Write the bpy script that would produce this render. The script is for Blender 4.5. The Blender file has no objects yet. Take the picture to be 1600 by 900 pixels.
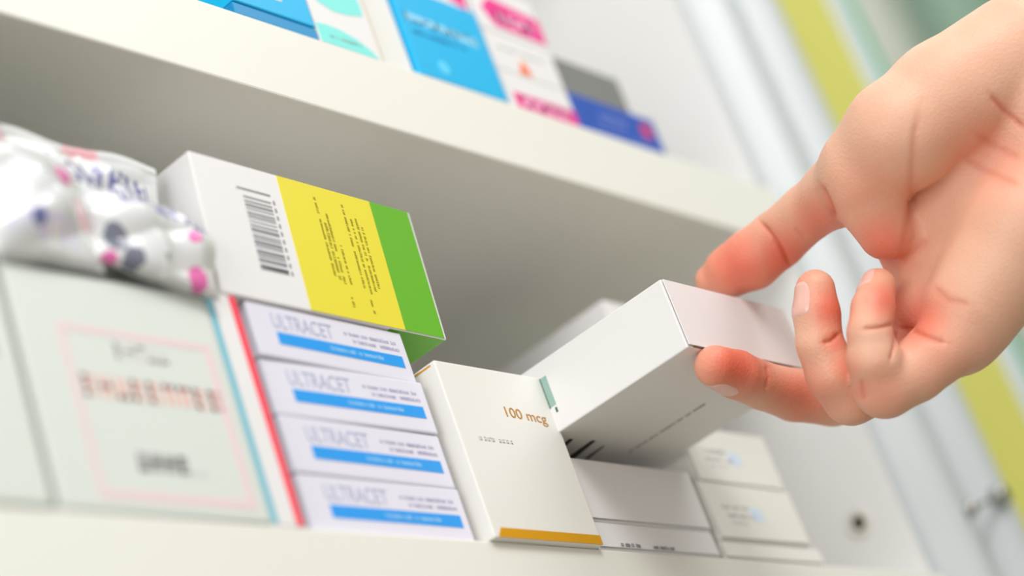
import bpy, bmesh, math, random
import numpy as np
from mathutils import Vector, Matrix
from mathutils.bvhtree import BVHTree

# ------------------------------------------------------------------ scene
S = bpy.context.scene
C = S.collection
CM = 0.01
S.view_settings.view_transform = 'Standard'
S.view_settings.look = 'None'
S.view_settings.gamma = 1
S.view_settings.use_curve_mapping = False
S.view_settings.exposure = -0.05

# camera pose (centimetres).  World: X along the shelf, Y into the cabinet, Z up
FOC = 3212.8376
RC = np.array([[0.63189789, -0.70691598, -0.3177654],
               [0.1407734, 0.50785553, -0.84986211],
               [0.76216003, 0.49229316, 0.4204278]])
CC = np.array([-41.31577719, -36.0, -20.4487327])

def cam_to_world(px, py, d):
    """point at frame position px,py, d centimetres ahead of the camera -> world cm"""
    return CC + RC.T @ np.array([(px-800)/FOC*d, (py-450)/FOC*d, d])

cam = bpy.data.cameras.new('camera')
co = bpy.data.objects.new('camera', cam)
C.objects.link(co)
M = Matrix(((RC[0][0], -RC[1][0], -RC[2][0], CC[0]*CM),
            (RC[0][1], -RC[1][1], -RC[2][1], CC[1]*CM),
            (RC[0][2], -RC[1][2], -RC[2][2], CC[2]*CM),
            (0, 0, 0, 1)))
co.matrix_world = M
cam.sensor_width = 36
cam.lens = FOC/1600*36
cam.clip_start = 0.02
cam.clip_end = 50
cam.dof.use_dof = True
cam.dof.focus_distance = 0.68
cam.dof.aperture_fstop = 3.9
S.camera = co

# ------------------------------------------------------------------ materials
def srgb(r, g, b):
    f = lambda c: (c/255/12.92) if c/255 <= 0.04045 else ((c/255+0.055)/1.055)**2.4
    return (f(r), f(g), f(b), 1)

MATS = {}
def mat(name, col, rough=0.5, metal=0.0, bump=0.0, bscale=400, var=0.0, coat=0.0, spec=0.5, trans=0.0):
    if name in MATS: return MATS[name]
    m = bpy.data.materials.new(name); m.use_nodes = True
    nt = m.node_tree; b = nt.nodes['Principled BSDF']
    b.inputs['Base Color'].default_value = col
    b.inputs['Roughness'].default_value = rough
    b.inputs['Metallic'].default_value = metal
    b.inputs['Specular IOR Level'].default_value = spec
    b.inputs['Coat Weight'].default_value = coat
    b.inputs['Transmission Weight'].default_value = trans
    tc = nt.nodes.new('ShaderNodeTexCoord')
    if var > 0:
        n = nt.nodes.new('ShaderNodeTexNoise'); n.inputs['Scale'].default_value = 25
        n.inputs['Detail'].default_value = 4
        nt.links.new(tc.outputs['Object'], n.inputs['Vector'])
        mx = nt.nodes.new('ShaderNodeMix'); mx.data_type = 'RGBA'
        mx.inputs['A'].default_value = col
        mx.inputs['B'].default_value = (col[0]*(1-var), col[1]*(1-var), col[2]*(1-var*1.2), 1)
        nt.links.new(n.outputs['Fac'], mx.inputs['Factor'])
        nt.links.new(mx.outputs['Result'], b.inputs['Base Color'])
    if bump > 0:
        n2 = nt.nodes.new('ShaderNodeTexNoise'); n2.inputs['Scale'].default_value = bscale
        n2.inputs['Detail'].default_value = 3
        nt.links.new(tc.outputs['Object'], n2.inputs['Vector'])
        bp = nt.nodes.new('ShaderNodeBump'); bp.inputs['Strength'].default_value = bump
        bp.inputs['Distance'].default_value = 0.0005
        nt.links.new(n2.outputs['Fac'], bp.inputs['Height'])
        nt.links.new(bp.outputs['Normal'], b.inputs['Normal'])
    MATS[name] = m
    return m

laminate = mat('cream_laminate', srgb(234, 233, 224), 0.45, bump=0.08, bscale=150, var=0.02)
laminate_side = mat('white_laminate', srgb(240, 240, 240), 0.4, bump=0.05, bscale=150, var=0.02)
card_white = mat('white_card', srgb(234, 232, 232), 0.42, bump=0.06, bscale=500, var=0.015)
card_warm = mat('warm_white_card', srgb(234, 232, 225), 0.45, bump=0.06, bscale=500, var=0.015)
card_lilac = mat('lilac_white_card', srgb(228, 226, 238), 0.4, bump=0.05, var=0.02)
card_mint = mat('pale_mint_card', srgb(218, 224, 217), 0.45, bump=0.05, var=0.02)
ink_yellow = mat('yellow_print', srgb(232, 218, 52), 0.4)
ink_green = mat('green_print', srgb(100, 178, 26), 0.4)
ink_gold = mat('gold_print', srgb(214, 154, 10), 0.35)
ink_goldtext = mat('gold_foil_print', srgb(186, 132, 48), 0.35)
ink_blue = mat('sky_blue_print', srgb(24, 156, 240), 0.4)
ink_navy = mat('greyish_navy_print', srgb(178, 182, 208), 0.5)
ink_navytext = mat('lavender_grey_print', srgb(188, 184, 208), 0.5)
ink_black = mat('black_print', srgb(32, 30, 32), 0.5)
ink_grey = mat('grey_print', srgb(140, 138, 140), 0.5)
ink_palegrey = mat('pale_grey_print', srgb(212, 212, 210), 0.5)
ink_darkgrey = mat('dark_grey_print', srgb(80, 78, 76), 0.5)
ink_olive = mat('olive_text_print', srgb(172, 160, 24), 0.5)
ink_barcode = mat('barcode_grey_print', srgb(140, 140, 144), 0.5)
ink_red = mat('red_print', srgb(248, 62, 84), 0.4)
ink_pinkred = mat('faded_red_print', srgb(232, 184, 174), 0.5)
ink_pinkline = mat('pale_pink_print', srgb(234, 208, 210), 0.5)
ink_teal = mat('teal_print', srgb(110, 192, 210), 0.45)
ink_cyan = mat('cyan_print', srgb(0, 182, 236), 0.38)
ink_deepcyan = mat('deep_cyan_print', srgb(0, 142, 200), 0.38)
ink_mint = mat('mint_print', srgb(130, 232, 224), 0.4)
ink_magenta = mat('magenta_print', srgb(238, 40, 142), 0.4)
ink_orange = mat('orange_print', srgb(248, 120, 70), 0.4)
ink_royal = mat('royal_blue_print', srgb(34, 82, 180), 0.4)
ink_greybox = mat('mid_grey_card', srgb(128, 128, 126), 0.5, var=0.1)
ink_darkgreen = mat('dark_green_print', srgb(40, 90, 72), 0.4)
ink_palegreen = mat('pale_green_print', srgb(150, 182, 172), 0.4)
ink_beige = mat('beige_edge', srgb(206, 196, 170), 0.5)
alu = mat('brushed_aluminium', srgb(200, 205, 206), 0.42, metal=0.1, bump=0.03, bscale=900)
steel = mat('polished_steel', srgb(190, 188, 184), 0.2, metal=1.0)
dark_hole = mat('dark_recess', srgb(52, 46, 30), 0.7)
plastic_cap = mat('white_plastic', srgb(225, 222, 212), 0.35)
yellow_panel = mat('yellow_green_laminate', srgb(212, 208, 104), 0.5, var=0.05)
grey_panel = mat('pale_grey_panel', srgb(205, 213, 213), 0.5)
green_glass_edge = mat('green_glass_edge', srgb(50, 176, 130), 0.2, coat=0.2)
wall_far_m = mat('sage_grey_paint', srgb(170, 190, 160), 0.8, var=0.2)
cup_m = mat('grey_green_cupboard', srgb(176, 196, 184), 0.6, var=0.15)
taupe_m = mat('taupe_cloth', srgb(216, 206, 200), 0.8, var=0.1)
cream_m = mat('plain_cream', srgb(238, 244, 226), 0.6)
leaf_m = mat('leaf_green', srgb(112, 160, 100), 0.6, var=0.3)

def glass_material():
    m = bpy.data.materials.new('clear_glass'); m.use_nodes = True
    nt = m.node_tree; nt.nodes.clear()
    o = nt.nodes.new('ShaderNodeOutputMaterial')
    t = nt.nodes.new('ShaderNodeBsdfTransparent'); t.inputs['Color'].default_value = (0.90, 0.97, 0.93, 1)
    g = nt.nodes.new('ShaderNodeBsdfGlossy'); g.inputs['Roughness'].default_value = 0.02
    x = nt.nodes.new('ShaderNodeMixShader')
    x.inputs[0].default_value = 0.05; nt.links.new(t.outputs[0], x.inputs[1])
    nt.links.new(g.outputs[0], x.inputs[2]); nt.links.new(x.outputs[0], o.inputs[0])
    return m
glass_m = glass_material()

# ------------------------------------------------------------------ mesh helpers (all in cm, converted on link)
def link_mesh(name, me, m, parent=None, loc=None, rot=None):
    o = bpy.data.objects.new(name, me); C.objects.link(o)
    if m is not None:
        for k in (m if isinstance(m, (list, tuple)) else [m]): me.materials.append(k)
    if parent is not None: o.parent = parent
    if loc is not None: o.location = Vector(loc)*CM
    if rot is not None: o.rotation_euler = rot
    return o

def obj(name, bm, m, parent=None, loc=None, rot=None, smooth=False):
    bmesh.ops.recalc_face_normals(bm, faces=bm.faces)
    for v in bm.verts: v.co *= CM
    if smooth:
        for f in bm.faces: f.smooth = True
    me = bpy.data.meshes.new(name); bm.to_mesh(me); bm.free()
    return link_mesh(name, me, m, parent, loc, rot)

def tag(o, label=None, cat=None, group=None, kind=None):
    if label: o['label'] = label
    if cat: o['category'] = cat
    if group: o['group'] = group
    if kind: o['kind'] = kind
    return o

def add_box(bm, x0, x1, y0, y1, z0, z1, bev=0.0, seg=2, skew=0.0):
    r = bmesh.ops.create_cube(bm, size=1.0)
    vs = r['verts']
    for v in vs:
        z = v.co.z
        v.co = Vector(((x0+x1)/2+v.co.x*(x1-x0), (y0+y1)/2+v.co.y*(y1-y0), (z0+z1)/2+v.co.z*(z1-z0)))
        v.co.x += skew*(z+0.5)
    if bev > 0:
        es = list({e for v in vs for e in v.link_edges})
        bmesh.ops.bevel(bm, geom=es, offset=bev, segments=seg, profile=0.5, affect='EDGES')
    return bm

def box(name, x0, x1, y0, y1, z0, z1, m, parent=None, bev=0.03, skew=0.0, **k):
    return obj(name, add_box(bmesh.new(), x0, x1, y0, y1, z0, z1, bev, 2, skew), m, parent, **k)

def quads(name, rects, plane, m, parent, th=0.012, skewf=None):
    """thin printed patches. plane = ('y', y) front, ('x', x) left face, ('z', z) underside. rects = polygons (u,v) lists"""
    bm = bmesh.new()
    ax, p = plane
    for poly in rects:
        if len(poly) == 4 and not isinstance(poly[0], (tuple, list)):
            u0, u1, v0, v1 = poly; poly = [(u0, v0), (u1, v0), (u1, v1), (u0, v1)]
        lay = []
        for off in (-th, 0.0):
            ring = []
            for u, v in poly:
                if ax == 'y': c = (u + (skewf(u, v) if skewf else 0), p+off, v)
                elif ax == 'x': c = (p+off, u, v)
                else: c = (u, v, p+off)
                ring.append(bm.verts.new(c))
            lay.append(ring)
        n = len(poly)
        bm.faces.new(lay[0]); bm.faces.new(lay[1][::-1])
        for i in range(n):
            bm.faces.new((lay[0][i], lay[0][(i+1) % n], lay[1][(i+1) % n], lay[1][i]))
    return obj(name, bm, m, parent)

def lines(u0, u1, v, h, rng, wmin=0.12, wmax=0.5, gap=0.07):
    """one row of small illegible print: dashes of the height of the letters"""
    out = []; u = u0
    while u < u1-wmin:
        w = min(rng.uniform(wmin, wmax), u1-u)
        out.append((u, u+w, v, v+h)); u += w+gap
    return out

def letter_row(u0, u1, v, h, rng, pitch=None):
    """illegible small letters: upright strokes and loops"""
    out = []; u = u0; pitch = pitch or h*0.62
    while u < u1-pitch:
        if rng.random() < 0.14: u += pitch; continue
        s = h*0.17
        hh = h*(1.0 if rng.random() < 0.35 else 0.72)
        out.append((u, u+s, v, v+hh))
        k = rng.random()
        if k < 0.7: out.append((u+pitch*0.52, u+pitch*0.52+s, v, v+h*0.72))
        if k > 0.2: out.append((u, u+pitch*0.6, v+h*0.6, v+h*0.6+s))
        if k > 0.5: out.append((u, u+pitch*0.6, v, v+s))
        u += pitch
    return out

def text(name, body, u0, u1, v0, v1, plane, m, parent, slope=0.0, bold=0.0, shear=0.0, rotdeg=0):
    cu = bpy.data.curves.new(name, 'FONT'); cu.body = body
    cu.extrude = 0.0; cu.offset = bold; cu.shear = shear
    t = bpy.data.objects.new(name, cu); C.objects.link(t)
    dg = bpy.context.evaluated_depsgraph_get(); dg.update()
    me = bpy.data.meshes.new_from_object(t.evaluated_get(dg))
    bpy.data.objects.remove(t)
    bm = bmesh.new(); bm.from_mesh(me)
    r = math.radians(rotdeg)
    for v in bm.verts:
        x, y = v.co.x, v.co.y
        v.co.x = x*math.cos(r)-y*math.sin(r); v.co.y = x*math.sin(r)+y*math.cos(r)
    xs = [v.co.x for v in bm.verts]; ys = [v.co.y for v in bm.verts]
    ax, p = plane
    r = bmesh.ops.extrude_face_region(bm, geom=list(bm.faces))
    for e in r['geom']:
        if isinstance(e, bmesh.types.BMVert): e.co.z = 1.0
    for v in bm.verts:
        u = u0+(v.co.x-min(xs))/(max(xs)-min(xs))*(u1-u0)
        w = v0+(v.co.y-min(ys))/(max(ys)-min(ys))*(v1-v0)
        w += slope*(u-u0)
        off = 0.014 if v.co.z > 0.5 else 0.0
        if ax == 'y': v.co = Vector((u, p-off, w))
        elif ax == 'x': v.co = Vector((p-off, u, w))
        else: v.co = Vector((u, w, p-off))
    return obj(name, bm, m, parent)

def big_row(u0, u1, v, h, seed, slope=0.0, wt=0.22):
    """row of large illegible capitals"""
    r = random.Random(seed); out = []; u = u0; p = h*0.85
    while u < u1-p*0.6:
        s = h*wt; b = v+slope*(u-u0); e = u+p*0.72
        k = r.randrange(4)
        out.append((u, u+s, b, b+h))
        if k != 1: out.append((e-s, e, b, b+h))
        if k in (0, 1): out.append((u, e, b+h-s, b+h))
        if k in (1, 2): out.append((u, e, b+h*0.42, b+h*0.42+s))
        if k in (1, 3): out.append((u, e, b, b+s))
        u += p
    return out

def thing(name, label, cat, loc=(0, 0, 0), rotz=0.0, group=None):
    o = bpy.data.objects.new(name, None); C.objects.link(o)
    o.empty_display_size = 0.02
    o.location = Vector(loc)*CM; o.rotation_euler = (0, 0, math.radians(rotz))
    return tag(o, label, cat, group)

def dup(root, loc, rotz, label):
    r = root.copy(); C.objects.link(r); r.location = Vector(loc)*CM
    r.rotation_euler = (0, 0, math.radians(rotz)); r['label'] = label
    for ch in list(root.children):
        c = ch.copy(); C.objects.link(c); c.parent = r
        for g in ch.children:
            d = g.copy(); C.objects.link(d); d.parent = c
    return r

rng = random.Random(7)

# ------------------------------------------------------------------ cabinet shell
XL, XR, YB = -26.0, 38.1, 26.0
ZU0, ZU1 = 16.34, 19.59
def struct(o): return tag(o, kind='structure')

sh = box('shelf_board', XL, XR-0.02, 0, YB, -3.3, 0, laminate, bev=0.08)
tag(sh, 'cream white lower shelf board carrying the stacked medicine boxes', 'shelf')
sh2 = box('shelf_board', XL, XR-0.02, 0, YB, ZU0, ZU1, laminate, bev=0.08)
tag(sh2, 'thick cream white upper shelf board running above the yellow and green box', 'shelf')
struct(box('wall_back', XL-1.8, XR+1.8, YB, YB+1.5, -30, 62, laminate_side, bev=0))
# side panel with the screw hole plug
pn = box('cabinet_side_panel', XR, XR+1.6, 0.55, YB, -30, 42.4, laminate_side, bev=0.05)
tag(pn, 'white inner side panel of the cabinet at the right end of the shelves', 'panel')
pl = box('cabinet_side_panel', XL-1.6, XL, 0.0, YB, -30, 42.4, laminate_side, bev=0.05)
tag(pl, 'white cabinet side panel at the far left end of the shelves', 'panel')
tp = box('shelf_board', XL-1.6, XR+1.6, 0.0, YB, 42.5, 45, laminate, bev=0.05)
tag(tp, 'cream board over the upper compartment of the cabinet', 'shelf')

def disc(bm, c, r, h, axis='x', n=28, r2=None, seg_bevel=0.0):
    r2 = r if r2 is None else r2
    a = []; b = []
    for i in range(n):
        t = 2*math.pi*i/n; cs, sn = math.cos(t), math.sin(t)
        if axis == 'x':
            a.append(bm.verts.new((c[0], c[1]+r*cs, c[2]+r*sn))); b.append(bm.verts.new((c[0]+h, c[1]+r2*cs, c[2]+r2*sn)))
        else:
            a.append(bm.verts.new((c[0]+r*cs, c[1], c[2]+r*sn))); b.append(bm.verts.new((c[0]+r2*cs, c[1]+h, c[2]+r2*sn)))
    bm.faces.new(a); bm.faces.new(b[::-1])
    for i in range(n): bm.faces.new((a[i], a[(i+1) % n], b[(i+1) % n], b[i]))

def ring_lathe(bm, c, prof, axis='x', n=32):
    """lathe: prof list of (offset along axis, radius)"""
    rows = []
    for h, r in prof:
        row = []
        for i in range(n):
            t = 2*math.pi*i/n; cs, sn = math.cos(t)*r, math.sin(t)*r
            row.append(bm.verts.new((c[0]+h, c[1]+cs, c[2]+sn) if axis == 'x' else (c[0]+cs, c[1]+h, c[2]+sn)))
        rows.append(row)
    for j in range(len(rows)-1):
        for i in range(n):
            bm.faces.new((rows[j][i], rows[j][(i+1) % n], rows[j+1][(i+1) % n], rows[j+1][i]))
    bm.faces.new(rows[-1]) ; bm.faces.new(rows[0][::-1])

hy, hz = 2.71, 3.75
sc = thing('screw_cup', 'small round cam fitting with a dark hole in the white side panel', 'screw cap', (XR, hy, hz))
bm = bmesh.new(); ring_lathe(bm, (0, 0, 0), [(0.0, 0.62), (-0.07, 0.60), (-0.11, 0.50), (-0.08, 0.36), (-0.02, 0.34)])
obj('cap_ring', bm, plastic_cap, sc, smooth=True)
bm = bmesh.new(); ring_lathe(bm, (0, 0, 0), [(-0.012, 0.33), (-0.03, 0.3), (-0.035, 0.16), (-0.02, 0.05)])
obj('socket', bm, dark_hole, sc, smooth=True)

# aluminium frame: one extruded profile with two ridges
def extrude_profile(name, pts, z0, z1, m, parent=None, smooth=True):
    bm = bmesh.new()
    A = [bm.verts.new((x, y, z0)) for x, y in pts]; B = [bm.verts.new((x, y, z1)) for x, y in pts]
    n = len(pts)
    for i in range(n): bm.faces.new((A[i], A[(i+1) % n], B[(i+1) % n], B[i]))
    bm.faces.new(A[::-1]); bm.faces.new(B)
    o = obj(name, bm, m, parent)
    if smooth:
        for p in o.data.polygons: p.use_smooth = len(p.vertices) == 4
        bpy.context.view_layer.update()
        mod = o.modifiers.new('edge_split', 'EDGE_SPLIT'); mod.split_angle = math.radians(50)
    return o

def ridge(x0, x1, ya, yb, n=8):
    """rounded bump from x0 to x1 standing out from y=ya to y=yb"""
    out = []
    for i in range(n+1):
        t = i/n
        out.append((x0+(x1-x0)*t, ya+(yb-ya)*math.sin(math.pi*t)**0.55))
    return out
prof = [(38.12, 0.75), (38.12, 0.50)] + [(38.3, 0.55), (39.2, 0.5), (39.45, 0.1)] + ridge(39.5, 42.0, 0.0, -0.85) + \
       [(42.2, 0.35), (42.6, 1.1), (43.8, 1.1), (44.1, 0.2)] + ridge(44.2, 47.6, 0.0, -0.85) + \
       [(47.7, 0.3), (48.3, 0.38), (49.2, 0.38), (49.2, 1.35), (40.0, 1.35), (40.0, 0.75)]
fr = extrude_profile('metal_upright', prof, -30, 62, alu)
tag(fr, 'silver aluminium upright frame with two rounded ridges at the cabinet edge', 'frame')
yp = box('yellow_panel', 49.22, 55.9, 0.30, 1.6, -30, 62, yellow_panel, bev=0.05)
tag(yp, 'yellow green upright panel beside the aluminium frame', 'panel')
wt = box('white_trim_strip', 55.92, 58.4, 0.15, 1.6, -30, 62, grey_panel, bev=0.1)
tag(wt, 'pale grey upright strip between the yellow panel and the glass pane', 'trim')
gp = thing('glass_pane', 'clear glass pane with a polished green edge beyond the yellow panel', 'glass', (58.45, 0.4, -30))
box('polished_edge', 0.0, 0.55, -0.35, 0.75, 0, 92, green_glass_edge, gp, bev=0.06)
box('pane', 0.56, 60, 0.0, 0.5, 0, 92, glass_m, gp, bev=0)

# lock pins on the frame
lk = thing('lock_pin', 'small steel lock barrel with a keyhole on the outer frame ridge', 'lock', (45.2, -0.78, 3.75))
bm = bmesh.new(); ring_lathe(bm, (0, 0, 0), [(0.15, 0.50), (-0.35, 0.50), (-0.47, 0.44), (-0.50, 0.34), (-0.44, 0.2)], 'y')
obj('barrel', bm, steel, lk, smooth=True)
bm = bmesh.new(); ring_lathe(bm, (0, 0, 0), [(-0.40, 0.17), (-0.455, 0.16), (-0.46, 0.05)], 'y')
obj('keyhole', bm, dark_hole, lk)
lk2 = thing('lock_pin', 'smaller steel pin with a bright tip on the inner frame ridge', 'lock', (41.2, -0.80, 2.75))
bm = bmesh.new(); ring_lathe(bm, (0, 0, 0), [(0.2, 0.34), (-0.35, 0.34), (-0.45, 0.28), (-0.48, 0.1)], 'y')
obj('barrel', bm, steel, lk2, smooth=True)
bm = bmesh.new(); ring_lathe(bm, (0, 0, 0), [(-0.47, 0.12), (-0.50, 0.1), (-0.5, 0.04)], 'y')
obj('keyhole', bm, dark_hole, lk2)
bm = bmesh.new(); ring_lathe(bm, (0.28, -0.2, 0.12), [(0.0, 0.10), (1.2, 0.10), (2.4, 0.10), (3.45, 0.10)], 'x', 12)
for v in bm.verts: v.co.z += (v.co.x-0.28)*0.22
obj('latch_rod', bm, steel, lk2, smooth=True)

# ------------------------------------------------------------------ cartons on the lower shelf
# 1. four painkiller cartons in a stack
def ultracet():
    t = thing('medicine_box', 'x', 'box', (0.6, 0.25, 0), 0, 'stacked white and blue tablet boxes')
    W, H, D = 7.15, 1.90, 8.5
    box('carton', 0.0, W, 0.0, D, 0.01, H, card_lilac, t, bev=0.06)
    box('end_flap', -0.035, 0.0, 0.35, D-0.35, 0.12, H-0.1, card_lilac, t, bev=0.01)
    quads('blue_stripe', [(1.0, 6.8, 0.52, 0.95)], ('y', 0.0), ink_blue, t)
    text('lettering', 'ULTRACET', 0.95, 3.65, 1.10, 1.62, ('y', 0.0), ink_navy, t)
    r = random.Random(3)
    rows = letter_row(4.2, 6.7, 1.36, 0.13, r) + letter_row(4.45, 6.8, 1.12, 0.13, r)
    quads('small_print', rows, ('y', 0.0), ink_navytext, t)
    quads('dosage_print', letter_row(3.3, 5.9, 0.66, 0.15, r), ('y', -0.013), mat('pale_blue_print', srgb(150, 212, 250), 0.4), t, th=0.01)
    return t
u = ultracet()
labs = ['white tablet box with blue stripe, lowest of its stack on the shelf',
        'white tablet box with blue stripe, second from the bottom of its stack',
        'white tablet box with blue stripe, third from the bottom of its stack',
        'white tablet box with blue stripe, topmost of its stack under the yellow box']
offs = [(0.62, 0.25, 0.0, 0.0), (0.60, 0.22, 1.92, 0.5), (0.58, 0.25, 3.84, -0.3), (0.56, 0.12, 5.76, 1.8)]
for i, (x, y, z, a) in enumerate(offs):
    if i == 0: u.location = Vector((x, y, z))*CM; u['label'] = labs[0]
    else: dup(u, (x, y, z), a, labs[i])

# 2. yellow and green box on top
t = thing('medicine_box', 'large white, yellow and green box with a barcode on top of the stack', 'box', (-0.45, 0.0, 7.70), 1.6)
W, H, D = 10.45, 5.2, 7.5
SK = 0.42
sk = lambda u, v: SK*v/H
def addskew(bm):
    return bm
b0 = obj('carton', add_box(bmesh.new(), 0, W, 0, D, 0.0, H, 0.05, 2, SK), card_white, t)
quads('yellow_print', [(3.85, 8.33, 0.03, H-0.03)], ('y', 0.0), ink_yellow, t, skewf=sk)
quads('green_print', [(8.33, W-0.12, 0.03, H-0.03)], ('y', 0.0), ink_green, t, skewf=sk)
quads('green_underside', [(7.6, W-0.06, 0.05, D-0.05)], ('z', 0.006), ink_green, t)
box('green_side', W+0.0, W+0.0, 0, 0, 0, 0, ink_green, t) if False else None
# barcode: bars run along the width, stacked downwards
r = random.Random(11); bars = []; z = 1.25
while z < 3.95:
    h = r.choice([0.04, 0.06, 0.1, 0.14]); bars.append((2.02, 3.25, z, z+h)); z += h+r.choice([0.05, 0.07, 0.1])
bars += [(2.02, 3.25, 1.2, 1.36)]
quads('barcode', bars, ('y', 0.0), ink_barcode, t, skewf=sk)
quads('barcode_digits', [(1.80+0.0, 3.3, 4.2, 4.27)] + [(3.36, 3.44, a*0.3+1.2, a*0.3+1.36) for a in range(10)], ('y', 0.0), ink_grey, t, skewf=sk)
def vrow(x, z0, z1, h, r):
    return [(x+ (a[2]-0), x+(a[3]-0), a[0], a[1]) for a in letter_row(z0, z1, 0.0, h, r)]
cols = []
for x, za, zb in ((5.42, 1.6, 4.8), (5.82, 1.3, 4.2), (6.12, 1.4, 3.0), (6.75, 1.3, 4.75), (7.03, 1.2, 4.2), (7.28, 1.35, 4.3), (7.5, 1.5, 4.0)):
    cols += vrow(x, za, zb, 0.12, r)
cols += vrow(5.95, 0.5, 0.95, 0.13, r) + vrow(6.9, 0.35, 1.0, 0.11, r)
quads('small_print', cols, ('y', -0.012), ink_olive, t, th=0.008, skewf=sk)
quads('bold_print', vrow(5.62, 1.5, 3.8, 0.15, r), ('y', -0.012), ink_olive, t, th=0.008, skewf=sk)

# 3. upright white box with gold lettering
t = thing('medicine_box', 'upright white box marked 100 mcg with a gold band along its bottom', 'box', (8.15, -0.25, 0.0), 0)
W, H, D = 5.62, 6.38, 8.0
box('carton', 0, W, 0, D, 0.0, H, card_warm, t, bev=0.05)
quads('gold_band', [[(0.18, 0.02), (W-0.02, 0.02), (W-0.02, 0.36), (0.42, 0.36)]], ('y', 0.0), ink_gold, t)
text('lettering', '100 mcg', 2.85, 5.0, 4.46, 4.96, ('y', 0.0), ink_goldtext, t, slope=-0.03)
quads('small_print', letter_row(0.9, 2.75, 3.52, 0.17, r), ('y', 0.0), ink_palegrey, t)
quads('printed_edge', [(0.2, 7.6, H-0.14, H-0.08)], ('x', 0.0), ink_gold, t)

# 4. low stack the held box comes from
SX = 13.9
def plain_box(label, x, y, z, W, H, D, m=card_white, group=None, flap=True, rot=0):
    t = thing('medicine_box', label, 'box', (x, y, z), rot, group)
    box('carton', 0, W, 0.03, D, 0, H, m, t, bev=0.05)
    if flap:
        f = add_box(bmesh.new(), 0.05, W-0.05, -0.035, 0.0, 0.0, H-0.12, 0.012)
        for v in f.verts: v.co.y -= 0.05*(1-v.co.z/H)
        obj('end_flap', f, m, t, loc=(0, 0.035, 0.10))
    return t
plain_box('flat white box lying at the bottom of the low stack, beneath the shaded one', SX, 0.02, 0.0, 7.25, 1.04, 9)
r2 = random.Random(5)
o = [x for x in bpy.data.objects if x.name.startswith('medicine_box') and x.get('label', '').startswith('flat white box lying')][0]
quads('small_print', letter_row(1.2, 2.4, 0.13, 0.14, r2)+letter_row(3.1, 4.4, 0.13, 0.12, r2), ('y', -0.08), ink_grey, o)
plain_box('white box in the shade right below the box held by the hand', SX, 0.0, 1.06, 7.3, 2.40, 9)

# 5. box held by the hand
t = thing('medicine_box', 'white box held between thumb and index finger, pulled out of the shelf', 'box', (13.62, -6.15, 4.25), 0)
W, H, D = 7.65, 2.62, 10.2
box('carton', 0, W, 0.05, D, 0, H, card_white, t, bev=0.05)
f = add_box(bmesh.new(), 0.06, W-0.06, -0.02, 0.02, 0.09, H-0.03, 0.012)
obj('end_flap', f, card_white, t)
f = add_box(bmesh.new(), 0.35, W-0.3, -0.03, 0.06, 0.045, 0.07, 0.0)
obj('flap_slit_shade', f, mat('shadowed_card', srgb(120, 100, 90), 0.6), t)  # dark strip painted in for the shade inside the flap opening
quads('green_mark', [(5.60, 5.86, 0.93, 2.05)], ('x', 0.0), ink_palegreen, t)
quads('dark_bar', [(5.86, 5.97, 0.90, 2.07), (5.62, 5.70, 0.66, 0.84)], ('x', 0.0), ink_darkgreen, t)
quads('black_strokes', [[(0.95, 6.2), (1.15, 6.2), (1.5, 7.4), (1.15, 7.4)], [(2.1, 6.1), (2.32, 6.1), (2.6, 7.4), (2.2, 7.4)],
                        [(3.05, 6.35), (3.13, 6.35), (3.3, 7.3), (3.1, 7.3)]], ('z', 0.0), ink_black, t)
r = random.Random(9)
vr = [(4.78+a[2], 4.78+a[3], a[0], a[1]) for a in letter_row(2.9, 6.6, 0.0, 0.12, r)]
quads('small_print', vr, ('z', 0.0), ink_grey, t)

# 6. right hand stacks
rb = []
def right_box(lab, x, y, z, W, H, D, rot=0):
    t = plain_box(lab, x, y, z, W, H, D, card_warm, 'white boxes right of the low stack', True, rot)
    if H > 1.5:
        rr = random.Random(int(z*10))
        zz = H*0.55
        quads('small_print', letter_row(0.9, 2.6, zz, 0.18, rr)+letter_row(1.0, 2.9, zz-0.35, 0.16, rr)+letter_row(1.1, 2.4, zz-0.65, 0.16, rr), ('y', -0.03), ink_palegrey, t)
        quads('blue_print', [(2.7, 3.5, zz-0.45, zz+0.12)], ('y', -0.03), mat('faint_blue_print', srgb(214, 228, 244), 0.5), t)
    return t
right_box('white box at the foot of the right stack, beside the screw hole panel', 21.6, 0.05, 0.0, 6.9, 0.74, 9)
right_box('white box with faint blue print, middle of the right stack', 21.7, 0.0, 0.76, 6.2, 2.40, 9)
right_box('white box with faint blue print on top of the right stack, under the fingers', 21.9, 0.1, 3.18, 6.0, 2.45, 9)
plain_box('plain white box standing behind the held box, partly hidden by it', 23.55, 2.05, 5.65, 4.3, 6.85, 8.0, card_white, flap=False)

# 7. left: big white box with pink frame
t = thing('medicine_box', 'large white box with a pink printed frame and faded red lettering', 'box', (-8.55, -0.05, 0.0), 0)
W, H = 7.28, 7.35
box('carton', 0, W, 0, 7, 0, H, card_mint, t, bev=0.12)
fx0, fx1, fz0, fz1, lw = 1.35, 6.85, 0.40, 5.65, 0.26
quads('pink_frame', [(fx0, fx1, fz0, fz0+lw), (fx0, fx1, fz1-lw*0.8, fz1), (fx0, fx0+lw*0.8, fz0+lw, fz1-lw*0.8), (fx1-lw, fx1, fz0+lw, fz1-lw*0.8)], ('y', 0.0), ink_pinkline, t)
quads('lettering', big_row(3.2, 5.2, 4.78, 0.46, 4), ('y', 0.0), ink_palegrey, t)
quads('red_lettering', big_row(1.75, 6.6, 3.45, 0.66, 8), ('y', 0.0), ink_pinkred, t)
quads('dosage_lettering', big_row(2.95, 4.7, 1.30, 0.55, 12, wt=0.24), ('y', 0.0), ink_grey, t)
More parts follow.
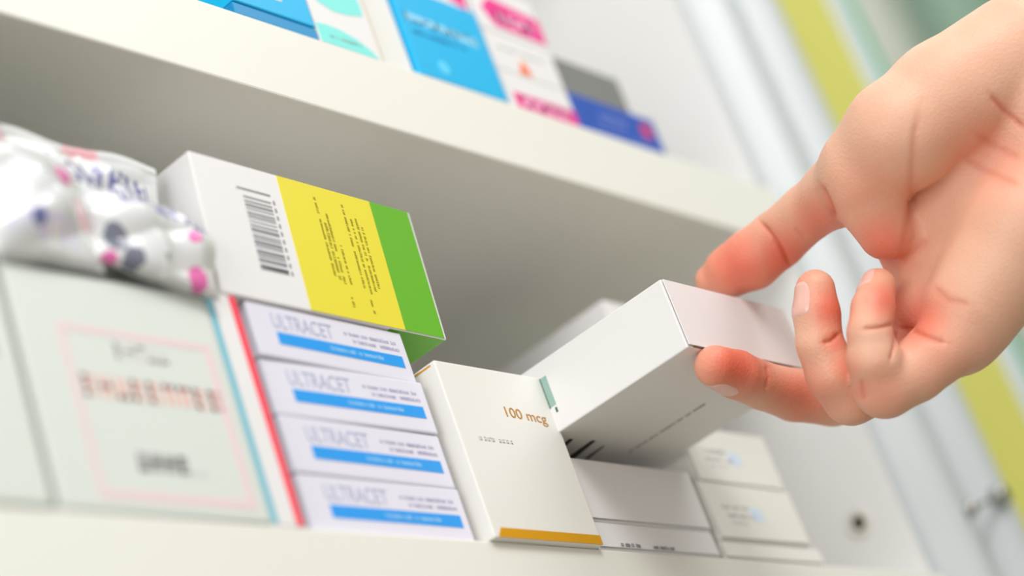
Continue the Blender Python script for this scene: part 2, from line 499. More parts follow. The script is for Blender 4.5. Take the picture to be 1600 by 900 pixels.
quads('small_print', letter_row(4.8, 5.5, 1.25, 0.2, rng), ('y', 0.0), ink_palegrey, t)
# thin cartons with teal and red spines
t = thing('medicine_box', 'thin white carton with a teal front edge beside the big pink framed box', 'box', (-1.24, 0.0, 0), 0)
box('carton', 0, 0.30, 0.02, 7, 0, 7.55, card_white, t, bev=0.02)
quads('teal_edge', [(0.04, 0.27, 0.05, 7.5)], ('y', 0.02), ink_teal, t)
t = thing('medicine_box', 'thin white carton with a bright red edge against the tablet box stack', 'box', (-0.92, 0.0, 0), 0)
box('carton', 0, 0.95, 0.0, 7, 0, 7.62, card_white, t, bev=0.02)
quads('red_edge', [(0.66, 0.94, 0.02, 7.6)], ('y', 0.0), ink_red, t)
# far left box
t = thing('medicine_box', 'pale white box at the left edge of the picture', 'box', (-17.0, -0.1, 0.0), 0)
box('carton', 0, 8.2, 0, 7, 0, 7.2, card_mint, t, bev=0.12)
quads('grey_print', [(7.0, 7.5, 4.2, 4.7), (4.5, 6.3, 4.2, 4.7)], ('y', 0.0), ink_grey, t)

# ------------------------------------------------------------------ plastic packets on the left boxes
def packet_mat():
    m = bpy.data.materials.new('printed_plastic_film'); m.use_nodes = True
    nt = m.node_tree; b = nt.nodes['Principled BSDF']
    at = nt.nodes.new('ShaderNodeVertexColor'); at.layer_name = 'print'
    nt.links.new(at.outputs['Color'], b.inputs['Base Color'])
    b.inputs['Roughness'].default_value = 0.22
    b.inputs['Coat Weight'].default_value = 0.6
    b.inputs['Coat Roughness'].default_value = 0.08
    return m
pmat = packet_mat()
def packet(label, cx, y, z0, W, H, depth, seed, tilt, rows, blobs, roll=0.0):
    """crumpled pillow pouch, W wide and H high, bulging forward; rows: printed bands, blobs: colour spots"""
    rs = np.random.RandomState(seed)
    nx, nz = 70, 64
    ph = rs.uniform(0, 6.28, 12); fq = rs.uniform(0.6, 2.6, 12); an = rs.uniform(0, 6.28, 12)
    bm = bmesh.new(); lay = bm.loops.layers.float_color.new('print')
    def surf(s, i, j):
        a = i/nx; b = j/nz
        x = (a-0.5)*W; z = b*H
        env = (max(0.0, math.sin(math.pi*a))*max(0.0, math.sin(math.pi*min(1, max(0, (b-0.02)/0.93)))))**0.42
        w = sum(math.sin(fq[k]*(x*math.cos(an[k])+z*math.sin(an[k]))+ph[k]) for k in range(12))/12
        w2 = abs(math.sin(x*1.9+z*1.1+ph[0]))-abs(math.sin(z*2.3-x*0.9+ph[1]))
        d = s*depth/2*env + (w*0.7+w2*0.16)*env
        ex = 0.12*math.sin(z*2.1+ph[3])
        return Vector((x+ex*(1 if a > 0.5 else -1), d, z+0.10*math.sin(x*1.7+ph[4])*b))
    cols = {}
    for s in (-1, 1):
        g = [[bm.verts.new(surf(s, i, j)) for i in range(nx+1)] for j in range(nz+1)]
        for j in range(nz):
            for i in range(nx):
                f = bm.faces.new((g[j][i], g[j][i+1], g[j+1][i+1], g[j+1][i])); f.smooth = True
                a = (i+0.5)/nx; b = (j+0.5)/nz
                c = (0.74, 0.75, 0.75)
                for (ra, rb, c0, c1, col, den) in rows:
                    if s < 0 and ra <= b-0.10*(0.5-a) < rb and c0 < a < c1:
                        k = int(a*den); loc = a*den-k; q = (b-ra)/(rb-ra)
                        st = (loc < 0.35) or (k % 3 == 0 and (q < 0.25 or 0.45 < q < 0.62)) or (k % 3 == 1 and q > 0.75)
                        if st and loc < 0.85: c = col
                for (ba, bb, rad, col) in blobs:
                    if s < 0 and math.hypot((a-ba)*W, (b-bb)*H) < rad: c = col
                for l in f.loops: l[lay] = (c[0], c[1], c[2], 1)
    bmesh.ops.remove_doubles(bm, verts=bm.verts, dist=0.004)
    o = obj('plastic_packet', bm, pmat, None, loc=(cx, y, z0), rot=(tilt, roll, 0))
    return tag(o, label, 'packet', 'plastic packets on the left boxes')
NV = srgb(112, 114, 170)[:3]; PK = srgb(228, 110, 174)[:3]; PR = srgb(240, 176, 184)[:3]; DG = srgb(118, 122, 140)[:3]; PL = srgb(214, 210, 240)[:3]
packet('crinkled white plastic packet with navy print standing at the back of the pile', -3.75, 1.0, 7.40, 5.5, 5.3, 0.9, 3, 0.03,
       [(0.66, 0.84, 0.22, 0.9, NV, 15), (0.50, 0.58, 0.4, 0.85, PL, 12)], [(0.52, 0.97, 0.36, PR), (0.42, 0.95, 0.25, PR), (0.70, 0.60, 0.22, PK), (0.80, 0.52, 0.26, PR)], 0.02)
packet('crumpled plastic packet with navy print and pink dots at the front right of the pile', -3.25, -0.35, 7.40, 4.6, 3.0, 1.3, 8, -0.10,
       [(0.66, 0.86, 0.25, 0.95, NV, 12)], [(0.74, 0.52, 0.24, PK), (0.80, 0.12, 0.34, PK), (0.14, 0.28, 0.42, DG), (0.26, 0.10, 0.36, DG), (0.1, 0.04, 0.24, PK)], 0.16)
packet('glossy clear white packet with pink spots at the left of the pile', -6.9, -0.2, 7.38, 3.6, 4.1, 1.4, 21, -0.06,
       [(0.12, 0.3, 0.1, 0.7, PL, 9)], [(0.75, 0.66, 0.34, PK), (0.85, 0.38, 0.4, PR), (0.35, 0.25, 0.3, NV)], -0.04)
packet('tall pale plastic packet leaning at the left edge of the shelf', -10.1, 0.3, 7.25, 6.2, 6.6, 1.3, 31, -0.03,
       [(0.3, 0.42, 0.1, 0.8, PL, 9)], [(0.9, 0.70, 0.35, PR), (0.95, 0.9, 0.4, srgb(190, 225, 235)[:3])], 0.03)

# ------------------------------------------------------------------ upper shelf
Z = ZU1
t = thing('medicine_box', 'bright blue flat box at the left on the upper shelf', 'box', (4.40, 0.05, Z))
box('carton', 0, 4.02, 0, 8, 0.0, 0.52, ink_deepcyan, t, bev=0.05)
box('lid', 0.02, 4.0, -0.04, 8, 0.56, 3.4, ink_cyan, t, bev=0.05)
quads('white_line', [(1.0, 2.6, 1.25, 1.33)], ('y', -0.04), card_white, t)
t = thing('medicine_box', 'white box with pale mint leaf shapes beside the bright blue box', 'box', (8.5, 0.05, Z))
box('carton', 0, 3.3, 0, 8, 0.0, 5.0, card_white, t, bev=0.04)
def arc(u0, u1, v0, v1, up, n=14):
    pts = [(u0+(u1-u0)*i/n, v0+(v1-v0)*i/n) for i in range(n+1)]
    return pts
quads('mint_leaf', [[(0.04, 0.04), (3.05, 0.02), (2.7, 0.36), (2.1, 0.68), (1.3, 0.88), (0.6, 0.92), (0.04, 0.86)],
                    [(0.12, 2.45), (0.6, 1.95), (1.3, 1.72), (2.1, 1.78), (2.95, 1.98), (3.0, 2.4), (2.9, 3.3), (0.12, 3.3)]], ('y', 0.0), ink_mint, t)
quads('small_print', letter_row(0.5, 2.3, 0.35, 0.15, rng), ('y', -0.012), ink_palegreen, t, th=0.006)
quads('beige_edge', [(3.2, 3.29, 0.02, 4.95)], ('y', 0.0), ink_beige, t)
t = thing('medicine_box', 'plain white box between the mint leaf box and the cyan box', 'box', (11.86, 0.25, Z))
box('carton', 0, 1.84, 0, 8, 0, 5.6, card_warm, t, bev=0.04)
t = thing('medicine_box', 'large cyan box with white lettering on the upper shelf', 'box', (13.76, 0.0, Z))
box('carton', 0, 5.15, 0, 8, 0, 4.42, ink_cyan, t, bev=0.04)
quads('lettering', big_row(0.3, 4.7, 2.62, 0.42, 21, slope=-0.04, wt=0.26), ('y', 0.0), mat('pale_cyan_print', srgb(176, 228, 248), 0.4), t)
quads('small_print', letter_row(0.5, 3.6, 2.05, 0.16, rng), ('y', 0.0), mat('dark_blue_print', srgb(10, 110, 170), 0.4), t)
bm = bmesh.new(); disc(bm, (1.6, -0.015, 0.7), 0.32, 0.015, 'y'); obj('round_mark', bm, mat('light_cyan_print', srgb(90, 210, 248), 0.4), t)

t = thing('medicine_box', 'white box with a magenta corner lying on top of the cyan box', 'box', (13.9, 0.1, Z+4.44))
box('carton', 0, 5.0, 0, 8, 0, 2.6, card_white, t, bev=0.04)
quads('magenta_corner', [[(3.75, 0.35), (4.75, 0.05), (4.85, 1.2), (3.75, 1.4)]], ('y', 0.0), ink_magenta, t)

def pink_box(label, z, H, kind, x=19.2, y=0.1, W=4.45):
    t = thing('medicine_box', label, 'box', (x, y, z), 0, 'white and magenta boxes on the upper shelf')
    box('carton', 0, W, 0, 8, 0.01, H, card_white, t, bev=0.05)
    if kind == 'label':
        bm = bmesh.new(); add_box(bm, 0.45, W-0.02, -0.015, 0.0, 0.06, 0.80, 0.0)
        obj('magenta_label', bm, ink_magenta, t)
        quads('lettering', big_row(0.85, 4.0, 0.22, 0.42, 31, wt=0.3), ('y', -0.015), mat('pale_pink_lettering', srgb(250, 190, 220), 0.4), t)
    elif kind == 'orange':
        quads('orange_mark', [[(1.55, 0.1), (2.35, 0.1), (2.2, 0.6), (1.95, 0.85), (1.7, 0.5)]], ('y', 0.0), ink_orange, t)
        quads('small_print', letter_row(0.5, 3.6, 1.15, 0.16, rng), ('y', 0.0), ink_palegrey, t)
    elif kind == 'big':
        quads('magenta_label', [[(0.55, 1.2), (1.1, 0.35), (4.43, -0.0+0.28), (4.43, 1.55), (1.3, 1.9)]], ('y', 0.0), ink_magenta, t)
        quads('lettering', big_row(1.35, 4.2, 0.6, 0.6, 33, wt=0.3), ('y', -0.012), mat('pale_pink_lettering', srgb(250, 190, 220), 0.4), t)
    return t
pink_box('white box with a magenta name label, lowest of its upper shelf stack', Z, 1.85, 'label')
pink_box('white box with a small orange mark, in the middle of its upper shelf stack', Z+1.87, 2.0, 'orange')
pink_box('white box with a large magenta label, top of its upper shelf stack', Z+3.9, 2.6, 'big')
t = thing('medicine_box', 'royal blue box with white lettering and a red dot on the upper shelf', 'box', (23.75, 0.1, Z))
box('carton', 0, 6.1, 0, 7, 0, 1.92, ink_royal, t, bev=0.08)
quads('lettering', big_row(1.8, 3.9, 0.8, 0.46, 35), ('y', 0.0), mat('pale_blue_lettering', srgb(130, 150, 224), 0.4), t)
quads('small_print', letter_row(1.0, 5.2, 0.3, 0.16, rng), ('y', 0.0), mat('pale_blue_lettering', srgb(130, 150, 224), 0.4), t)
bm = bmesh.new(); disc(bm, (5.15, -0.015, 1.1), 0.42, 0.015, 'y'); obj('red_dot', bm, mat('crimson_print', srgb(206, 60, 110), 0.4), t)
t = thing('medicine_box', 'grey box lying on the royal blue box on the upper shelf', 'box', (23.75, 0.25, Z+1.94))
box('carton', 0, 4.8, 0, 7, 0, 1.95, ink_greybox, t, bev=0.08)

# ------------------------------------------------------------------ shop behind
fl = box('wall_far', 300, 306, -260, 420, -130, 260, wall_far_m, bev=0); struct(fl)
tag(box('cupboard', 240, 290, 48, 66.5, -130, 260, cup_m, bev=1.0), 'blurred grey green cupboard far behind the glass pane', 'cupboard')
tag(box('curtain', 225, 230, 54.5, 110, -130, 230, taupe_m, bev=1.0), 'blurred taupe curtain behind the glass, next to its green edge', 'curtain')
tag(box('tall_cream_block', 277, 299.5, 22, 47.5, -130, 200, cream_m, bev=0.6), 'blurred cream tall block above the wrist far behind', 'cabinet')  # stands in for an unidentified pale blur; its form is made up
struct(box('floor', -350, 420, -420, 420, -134, -130, mat('pale_floor_tiles', srgb(176, 168, 150), 0.4, var=0.1), bev=0))

# ------------------------------------------------------------------ hand: one continuous surface from a smooth distance field
def cs(px, py, d):
    """camera-space cm (x right, y down, z ahead)"""
    return np.array([(px-800)/FOC*d, (py-450)/FOC*d, d])

def seg_sdf(P, a, b, ra, rb):
    ab = b-a; t = np.clip(((P-a) @ ab)/(ab @ ab), 0, 1)
    q = P-(a+t[:, None]*ab)
    return np.sqrt((q*q).sum(1))-(ra+(rb-ra)*t)

def ell_sdf(P, c, r, axes=None):
    q = P-c
    if axes is not None: q = q @ axes.T
    r = np.array(r); k0 = np.sqrt(((q/r)**2).sum(1)); k1 = np.sqrt(((q/r**2)**2).sum(1))
    return k0*(k0-1)/np.maximum(k1, 1e-6)

def smin(a, b, k):
    h = np.clip(0.5+0.5*(b-a)/k, 0, 1)
    return b*(1-h)+a*h-k*h*(1-h)

# chains: (px, py, depth cm, radius cm)
THUMB = [(1108, 437, 72.8, 0.52), (1140, 424, 72.6, 0.92), (1174, 406, 72.3, 1.07), (1215, 374, 71.8, 1.02), (1262, 332, 70.6, 0.98), (1308, 300, 69.4, 1.15)]
THENAR = [(1308, 300, 69.4, 1.15), (1354, 262, 67.8, 1.5), (1405, 212, 67.0, 1.82), (1480, 158, 67.4, 2.0), (1590, 90, 68.0, 2.1)]
INDEX = [(1117, 572, 67.6, 0.70), (1150, 585, 68.6, 0.82), (1192, 603, 70.0, 0.82), (1240, 617, 71.2, 0.92), (1300, 622, 71.8, 0.98), (1380, 590, 71.0, 1.0), (1455, 540, 70.0, 1.1)]
MIDDLE = [(1274, 452, 67.2, 0.66), (1276, 490, 67.0, 0.77), (1281, 538, 66.8, 0.77), (1302, 585, 66.8, 0.90), (1330, 620, 67.2, 0.93), (1400, 590, 68.2, 0.95), (1465, 540, 68.6, 1.1)]
RING = [(1372, 446, 66.6, 0.58), (1364, 482, 65.8, 0.70), (1358, 520, 65.2, 0.70), (1366, 562, 65.2, 0.88), (1382, 604, 65.6, 1.02), (1430, 580, 65.8, 1.0), (1495, 525, 66.2, 1.15)]
LITTLE = [(1392, 520, 68.0, 0.55), (1386, 545, 67.6, 0.62), (1392, 575, 67.2, 0.66), (1420, 590, 66.8, 0.72), (1500, 540, 66.6, 0.9)]
FINGERS = [INDEX, MIDDLE, RING, LITTLE]

def chain_sdf(P, ch, k=0.12):
    d = None
    for i in range(len(ch)-1):
        a, b = ch[i], ch[i+1]
        s = seg_sdf(P, cs(*a[:3]), cs(*b[:3]), a[3], b[3])
        d = s if d is None else smin(d, s, k)
    return d

def hand_sdf(P):
    # palm block: metacarpal columns from the wrist to the knuckles, flattened mass
    W0 = (1690, 175)
    palm = chain_sdf(P, [(1455, 535, 70.2, 1.15), (1540, 330, 69.8, 1.6), (1660, 150, 69.6, 2.3)], 0.3)
    for c in ([(1472, 535, 68.8, 1.25), (1560, 350, 68.6, 1.7), (1680, 170, 68.8, 2.3)],
              [(1500, 520, 66.8, 1.35), (1580, 370, 67.2, 1.8), (1700, 190, 68.2, 2.3)],
              [(1520, 480, 66.4, 1.5), (1600, 360, 66.6, 1.95), (1720, 200, 67.8, 2.3)]):
        palm = smin(palm, chain_sdf(P, c, 0.3), 0.7)
    palm = smin(palm, chain_sdf(P, [(1600, 170, 68.3, 2.3), (1515, 240, 68.5, 2.0), (1522, 430, 68.3, 1.7)], 0.4), 0.6)
    palm = smin(palm, chain_sdf(P, [(1500, 200, 69.2, 1.9), (1472, 260, 69.2, 1.7), (1462, 408, 68.6, 1.4)], 0.4), 0.6)
    # forearm
    arm = chain_sdf(P, [(1650, 165, 68.4, 2.75), (1760, 70, 68.2, 2.8), (2000, -60, 67.0, 3.3), (2350, -260, 65.0, 3.9)], 0.6)
    palm = smin(palm, arm, 1.4)
    th = chain_sdf(P, THENAR, 0.35)
    body = smin(palm, th, 0.22)
    # web between thumb and index
    web = chain_sdf(P, [(1395, 370, 69.4, 0.75), (1440, 440, 69.8, 1.0)], 0.3)
    body = smin(body, web, 0.5)
    # thenar lower bulge
    bul = chain_sdf(P, [(1350, 300, 67.7, 1.2), (1383, 364, 67.6, 0.90)], 0.3)
    body = smin(body, bul, 0.6)
    pad = chain_sdf(P, [(1432, 486, 68.0, 0.95), (1500, 490, 67.6, 1.2)], 0.3)
    body = smin(body, pad, 0.7)
    thumb = chain_sdf(P, THUMB, 0.15)
    body = smin(body, thumb, 0.28)
    fing = None
    for c in (INDEX, MIDDLE, LITTLE, RING):
        s = chain_sdf(P, c, 0.12)
        # stay separate near the tips, blend into the palm at the roots
        fing = s if fing is None else smin(fing, s, 0.07)
    return smin(body, fing, 0.32)

def surface_nets(f, lo, hi, h):
    n = np.ceil((hi-lo)/h).astype(int)+1
    xs = [lo[i]+h*np.arange(n[i]) for i in range(3)]
    V = np.empty(n, np.float32)
    B = 8
    V.fill(1.0)
    nb = np.ceil(n/B).astype(int)
    bi = np.stack(np.meshgrid(*[np.arange(k) for k in nb], indexing='ij'), -1).reshape(-1, 3)
    ctr = lo+h*(bi*B+(B-1)/2)
    dc = f(ctr)
    near = np.abs(dc) < h*B*0.95+0.35
    for (a, b, c), d in zip(bi[~near], dc[~near]):
        V[a*B:a*B+B, b*B:b*B+B, c*B:c*B+B] = d
    g = np.stack(np.meshgrid(*[np.arange(B)]*3, indexing='ij'), -1).reshape(-1, 3)
    nbk = bi[near]
    for k in range(0, len(nbk), 400):
        I = (nbk[k:k+400, None, :]*B+g[None]).reshape(-1, 3)
        I = I[(I < n).all(1)]
        V[I[:, 0], I[:, 1], I[:, 2]] = f(lo+h*I)
    ins = V < 0
    c = np.zeros(np.array(ins.shape)-1, np.int8)
    for dx in (0, 1):
        for dy in (0, 1):
            for dz in (0, 1):
                c += ins[dx:dx+c.shape[0], dy:dy+c.shape[1], dz:dz+c.shape[2]]
    act = (c > 0) & (c < 8)
    idx = -np.ones(act.shape, np.int64)
    A = np.argwhere(act); idx[act] = np.arange(len(A))
    acc = np.zeros((len(A), 3)); cnt = np.zeros(len(A))
    corners = [(dx, dy, dz) for dx in (0, 1) for dy in (0, 1) for dz in (0, 1)]
    for p in corners:
        for ax in range(3):
            if p[ax] == 1: continue
            q = list(p); q[ax] = 1
            va = V[A[:, 0]+p[0], A[:, 1]+p[1], A[:, 2]+p[2]]; vb = V[A[:, 0]+q[0], A[:, 1]+q[1], A[:, 2]+q[2]]
            m = (va < 0) != (vb < 0)
            t = np.where(m, va/np.where(m, va-vb, 1), 0)
            pt = A+np.array(p); pt = pt.astype(float); pt[:, ax] += t
            acc += pt*m[:, None]; cnt += m
    verts = lo+h*acc/cnt[:, None]
    faces = []
    for ax in range(3):
        sl0 = [slice(None)]*3; sl1 = [slice(None)]*3
        sl0[ax] = slice(0, -1); sl1[ax] = slice(1, None)
        a = ins[tuple(sl0)]; b = ins[tuple(sl1)]
        E = np.argwhere(a != b)
        u, v = [(1, 2), (2, 0), (0, 1)][ax]
        ok = (E[:, u] > 0) & (E[:, v] > 0) & (E[:, u] < n[u]-1) & (E[:, v] < n[v]-1)
        E = E[ok]
        s = a[tuple(E.T)]
        def at(du, dv):
            k = E.copy(); k[:, u] += du; k[:, v] += dv
            return idx[tuple(k.T)]
        q = np.stack([at(-1, -1), at(0, -1), at(0, 0), at(-1, 0)], 1)
        q[~s] = q[~s][:, ::-1]
        faces.append(q)
    return verts, np.concatenate(faces)

HSTEP = 0.10
lo = np.array([4.6, -17.5, 60.0]); hi = np.array([33.5, 5.2, 75.5])
hv, hf = surface_nets(hand_sdf, lo, hi, HSTEP)
hm = bpy.data.meshes.new('hand')
wv = (CC + hv @ RC)*CM
hm.from_pydata(wv.tolist(), [], hf.tolist())
hm.validate()
hand = bpy.data.objects.new('hand', hm); C.objects.link(hand)
mod = hand.modifiers.new('smooth', 'SMOOTH'); mod.factor = 0.5; mod.iterations = 4
mod = hand.modifiers.new('sub', 'SUBSURF'); mod.levels = 1; mod.render_levels = 1
dg = bpy.context.evaluated_depsgraph_get(); dg.update()
hm2 = bpy.data.meshes.new_from_object(hand.evaluated_get(dg))
hand.modifiers.clear(); hand.data = hm2; hm2.name = 'hand'
for p in hm2.polygons: p.use_smooth = True
nv = len(hm2.vertices)
pw = np.empty(nv*3); hm2.vertices.foreach_get('co', pw); pw = pw.reshape(-1, 3)
nw = np.empty(nv*3); hm2.vertices.foreach_get('normal', nw); nw = nw.reshape(-1, 3)
pc = (pw/CM-CC) @ RC.T
u = 800+FOC*pc[:, 0]/pc[:, 2]; v = 450+FOC*pc[:, 1]/pc[:, 2]
# normals facing side
view = pc/np.linalg.norm(pc, axis=1)[:, None]
nc = nw @ RC.T
facing = np.clip(-(nc*view).sum(1), 0, 1)

def dist_poly(pts):
    best = np.full(nv, 1e9); tt = np.zeros(nv)
    tot = sum(math.hypot(pts[i+1][0]-pts[i][0], pts[i+1][1]-pts[i][1]) for i in range(len(pts)-1)); acc = 0
    for i in range(len(pts)-1):
        a = np.array(pts[i][:2], float); b = np.array(pts[i+1][:2], float); ab = b-a; L = math.hypot(*ab)
        t = np.clip(((u-a[0])*ab[0]+(v-a[1])*ab[1])/(L*L), 0, 1)
        d = np.hypot(u-(a[0]+t*ab[0]), v-(a[1]+t*ab[1]))
        m = d < best; best[m] = d[m]; tt[m] = (acc+t[m]*L)/tot; acc += L
    return best, tt

# skin folds: polyline (frame positions of the modelled fold), width px, depth cm, redness, depth range of the surface it belongs to
FOLDS = [
    ([(1440, 160), (1430, 210), (1425, 270), (1424, 330), (1414, 380), (1400, 412)], 6, 0.07, 0.25, (60, 72), 'in'),
    ([(1184, 342), (1204, 366), (1222, 392), (1238, 420)], 3.0, 0.13, 0.55, (66, 75), 'in'),
    ([(1280, 286), (1292, 310), (1300, 330), (1305, 346)], 3.5, 0.11, 0.55, (64, 75), 'in'),
    ([(1240, 354), (1250, 364), (1258, 372)], 3, 0.03, 0.2, (64, 75), 'in'),
    ([(1284, 536), (1300, 532), (1314, 520)], 3, 0.12, 0.5, (60, 68.5), 'in'),
    ([(1345, 514), (1370, 512), (1400, 506)], 3, 0.11, 0.4, (60, 68), 'in'),
    ([(1402, 514), (1399, 540), (1391, 568)], 2.6, 0.12, 0.35, (60, 68), 'in'),
    ([(1402, 512), (1430, 516), (1462, 530), (1484, 538)], 3, 0.12, 0.4, (60, 70), 'in'),
    ([(1198, 568), (1202, 590), (1196, 612)], 3, 0.07, 0.35, (66, 73), 'in'),
    ([(1346, 592), (1347, 612), (1350, 628)], 3, 0.05, 0.3, (60, 70), 'in'),
    ([(1545, 145), (1570, 172), (1605, 205)], 4, 0.08, 0.5, (60, 72), 'in'),
    ([(1500, 244), (1540, 266), (1600, 292)], 5, 0.025, 0.3, (60, 72), 'in'),
    ([(1520, 205), (1560, 232), (1600, 250)], 5, 0.025, 0.3, (60, 72), 'in'),
    ([(1455, 445), (1480, 468), (1520, 478)], 6, 0.05, 0.3, (60, 72), 'in'),
    ([(1404, 410), (1432, 392), (1450, 372)], 5, 0.05, 0.3, (60, 72), 'in'),
]
red = np.zeros(nv); disp = np.zeros(nv)
for pts, wpx, dep, rd, (d0, d1), _ in FOLDS:
    d, t = dist_poly(pts)
    end = np.clip(np.minimum(t, 1-t)*6, 0.25, 1)
    m = (pc[:, 2] > d0) & (pc[:, 2] < d1) & (facing > 0.05)
    g = np.exp(-(d/wpx)**2)*end*m
    disp -= dep*(0.6*g+0.35*np.exp(-(d/(wpx*3.2))**2)*end*m)
    red = np.maximum(red, rd*np.exp(-(d/(wpx*1.3))**2)*end*m)
pw2 = pw + nw*(disp*CM)[:, None]
hm2.vertices.foreach_set('co', pw2.ravel()); hm2.update()
# skin pigment: finger pads and the heel of the palm are redder, the wrist is paler
def soft(px, py, rad, d0=60, d1=76):
    return np.exp(-(np.hypot(u-px, v-py)/rad)**2)*((pc[:, 2] > d0) & (pc[:, 2] < d1))
flush = np.zeros(nv)
for px, py, rad, a in [(1150, 415, 66, 0.85), (1218, 402, 56, 0.8), (1275, 345, 45, 0.6), (1380, 380, 50, 0.75), (1350, 300, 55, 0.25), (1150, 565, 60, 0.95),
                       (1250, 620, 60, 0.6), (1300, 480, 38, 0.85), (1305, 530, 25, 0.6), (1385, 470, 36, 0.8), (1440, 500, 48, 0.7),
                       (1345, 610, 24, 0.5), (1320, 575, 30, 0.5), (1540, 230, 70, 0.35), (1370, 620, 60, 0.3), (1480, 560, 60, 0.25)]:
    flush = np.maximum(flush, a*soft(px, py, rad))
ca = hm2.color_attributes.new('skin_tone', 'FLOAT_COLOR', 'POINT')
cc = np.zeros((nv, 4)); cc[:, 0] = flush; cc[:, 1] = red; cc[:, 3] = 1
ca.data.foreach_set('color', cc.ravel())

def skin_material():
    m = bpy.data.materials.new('skin'); m.use_nodes = True
    nt = m.node_tree; b = nt.nodes['Principled BSDF']
    at = nt.nodes.new('ShaderNodeVertexColor'); at.layer_name = 'skin_tone'
    sp = nt.nodes.new('ShaderNodeSeparateColor'); nt.links.new(at.outputs['Color'], sp.inputs[0])
    tc = nt.nodes.new('ShaderNodeTexCoord')
    n = nt.nodes.new('ShaderNodeTexNoise'); n.inputs['Scale'].default_value = 55; n.inputs['Detail'].default_value = 5
    nt.links.new(tc.outputs['Object'], n.inputs['Vector'])
    def mix(a, bcol, fac, fs=None):
        x = nt.nodes.new('ShaderNodeMix'); x.data_type = 'RGBA'
        if isinstance(a, tuple): x.inputs['A'].default_value = a
        else: nt.links.new(a, x.inputs['A'])
        x.inputs['B'].default_value = bcol
        nt.links.new(fac, x.inputs['Factor']); return x.outputs['Result']
    base = mix(srgb(238, 194, 166), srgb(230, 172, 144), n.outputs['Fac'])
    base = mix(base, srgb(230, 106, 82), sp.outputs[0])
    base = mix(base, srgb(206, 92, 62), sp.outputs[1])
    nt.links.new(base, b.inputs['Base Color'])
    b.inputs['Roughness'].default_value = 0.48
    b.inputs['Specular IOR Level'].default_value = 0.4
    b.inputs['Subsurface Weight'].default_value = 0.35
    b.inputs['Subsurface Radius'].default_value = (1.0, 0.35, 0.2)
    b.inputs['Subsurface Scale'].default_value = 0.0028
    vr = nt.nodes.new('ShaderNodeTexVoronoi'); vr.inputs['Scale'].default_value = 1100
    nt.links.new(tc.outputs['Object'], vr.inputs['Vector'])
    bp = nt.nodes.new('ShaderNodeBump'); bp.inputs['Strength'].default_value = 0.28; bp.inputs['Distance'].default_value = 0.0004
    nt.links.new(vr.outputs['Distance'], bp.inputs['Height']); nt.links.new(bp.outputs['Normal'], b.inputs['Normal'])
    return m
hm2.materials.clear(); hm2.materials.append(skin_material())
tag(hand, 'bare right hand reaching in from the right, holding a white box', 'hand')

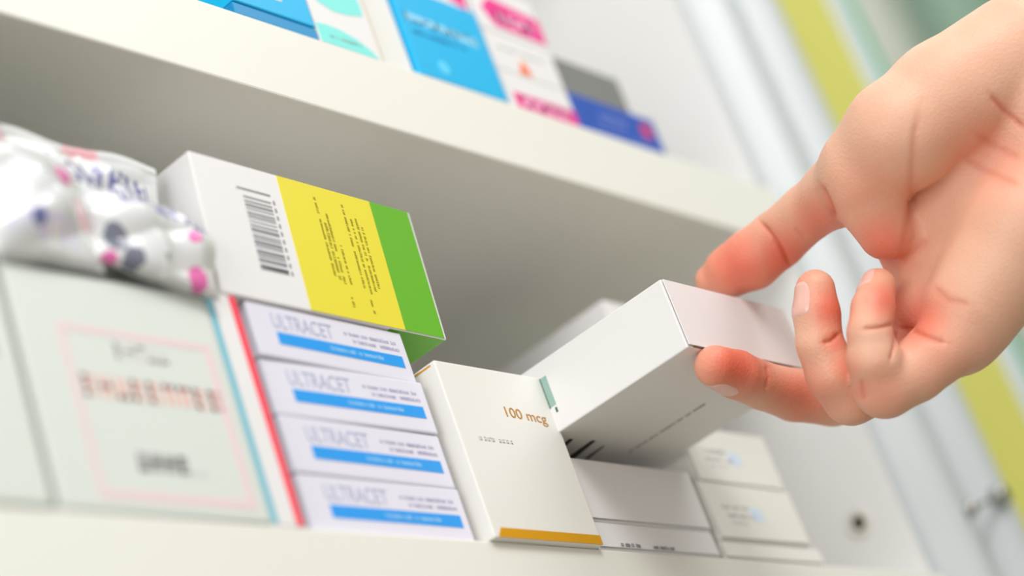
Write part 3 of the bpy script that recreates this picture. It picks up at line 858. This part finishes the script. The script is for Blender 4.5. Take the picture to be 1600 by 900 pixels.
# nails: curved plates lying on the finger surface
bvh = BVHTree.FromObject(hand, bpy.context.evaluated_depsgraph_get())
nail_m = mat('fingernail', srgb(236, 184, 170), 0.3, coat=0.3)
def nail(center, axis_to, out_dir, L, Wd):
    """center/axis_to: camera-space points; out_dir: camera-space direction the nail faces"""
    c = CC + center @ RC; a = (CC + axis_to @ RC)-c; a /= np.linalg.norm(a)
    o = out_dir @ RC; o = o-a*(o @ a); o /= np.linalg.norm(o); s = np.cross(a, o)
    bm = bmesh.new(); n1, n2 = 20, 16; g = []
    for i in range(n1+1):
        row = []
        for j in range(n2+1):
            q = -1+2*i/n1; t = -1+2*j/n2
            # superellipse outline
            w = Wd*(1-0.18*(q < 0)*abs(q)**2)*(max(0, 1-abs(q)**5)**0.5*0.35+0.65)
            th = t*0.98*(1-0.42*max(0.0, -q)**3-0.25*max(0.0, q)**4)
            rr = 1.05
            dirv = o*math.cos(th)+s*math.sin(th)
            p0 = c + a*(q*L) + dirv*rr
            hit = bvh.ray_cast(Vector(p0*CM), Vector(-dirv), 0.05)
            e = max(abs(q), abs(t))
            if hit[0] is None: pt = c+a*(q*L)+dirv*Wd
            else:
                pt = np.array(hit[0])/CM + dirv*(0.03-0.05*max(0, e-0.8)/0.2)
            row.append(bm.verts.new(pt))
        g.append(row)
    for i in range(n1):
        for j in range(n2): bm.faces.new((g[i][j], g[i+1][j], g[i+1][j+1], g[i][j+1]))
    ob = obj('fingernail', bm, nail_m, hand, smooth=True)
    sm = ob.modifiers.new('smooth', 'SMOOTH'); sm.factor = 0.5; sm.iterations = 3
    return ob
def lerp(a, b, t): return cs(*a[:3])*(1-t)+cs(*b[:3])*t
nail(lerp(INDEX[0], INDEX[1], 0.35), cs(*INDEX[1][:3]), np.array([-0.45, 0.85, -0.25]), 0.62, 0.55)
nail(lerp(MIDDLE[0], MIDDLE[1], 0.5), cs(*MIDDLE[1][:3]), np.array([-0.95, 0.0, -0.25]), 0.62, 0.5)
nail(lerp(RING[0], RING[1], 0.1), cs(*RING[1][:3]), np.array([-0.85, -0.35, -0.1]), 0.5, 0.42)


# ------------------------------------------------------------------ light
w = bpy.data.worlds.new('room_light'); S.world = w; w.use_nodes = True
w.node_tree.nodes['Background'].inputs['Color'].default_value = (0.97, 0.985, 1.0, 1)
w.node_tree.nodes['Background'].inputs['Strength'].default_value = 0.55
def area(name, loc, target, sx, sy, power, col=(1, 1, 1)):
    l = bpy.data.lights.new(name, 'AREA'); l.shape = 'RECTANGLE'; l.size = sx; l.size_y = sy
    l.energy = power; l.color = col
    o = bpy.data.objects.new(name, l); C.objects.link(o)
    o.location = Vector(loc)*CM
    d = (Vector(target)-Vector(loc)).normalized()
    o.rotation_euler = d.to_track_quat('-Z', 'Y').to_euler()
    return o
area('left_light', (-60, -120, 130), (15, 0, 5), 0.8, 0.7, 20, (1, 0.99, 0.965))
area('fill_light', (75, -110, 140), (20, 0, 5), 1.0, 0.8, 12, (1, 0.985, 0.96))  # fill from the right, added to brighten the right box stack
area('left_light', (-150, -45, 8), (38, 3, 5), 0.8, 0.9, 12, (1, 0.99, 0.98))  # low fill added to brighten the side panel; no window known there
area('fill_light', (150, 60, 235), (240, 57, 125), 0.9, 0.9, 16, (1, 0.99, 0.97))  # added to brighten the cupboard behind the glass; no lamp known there
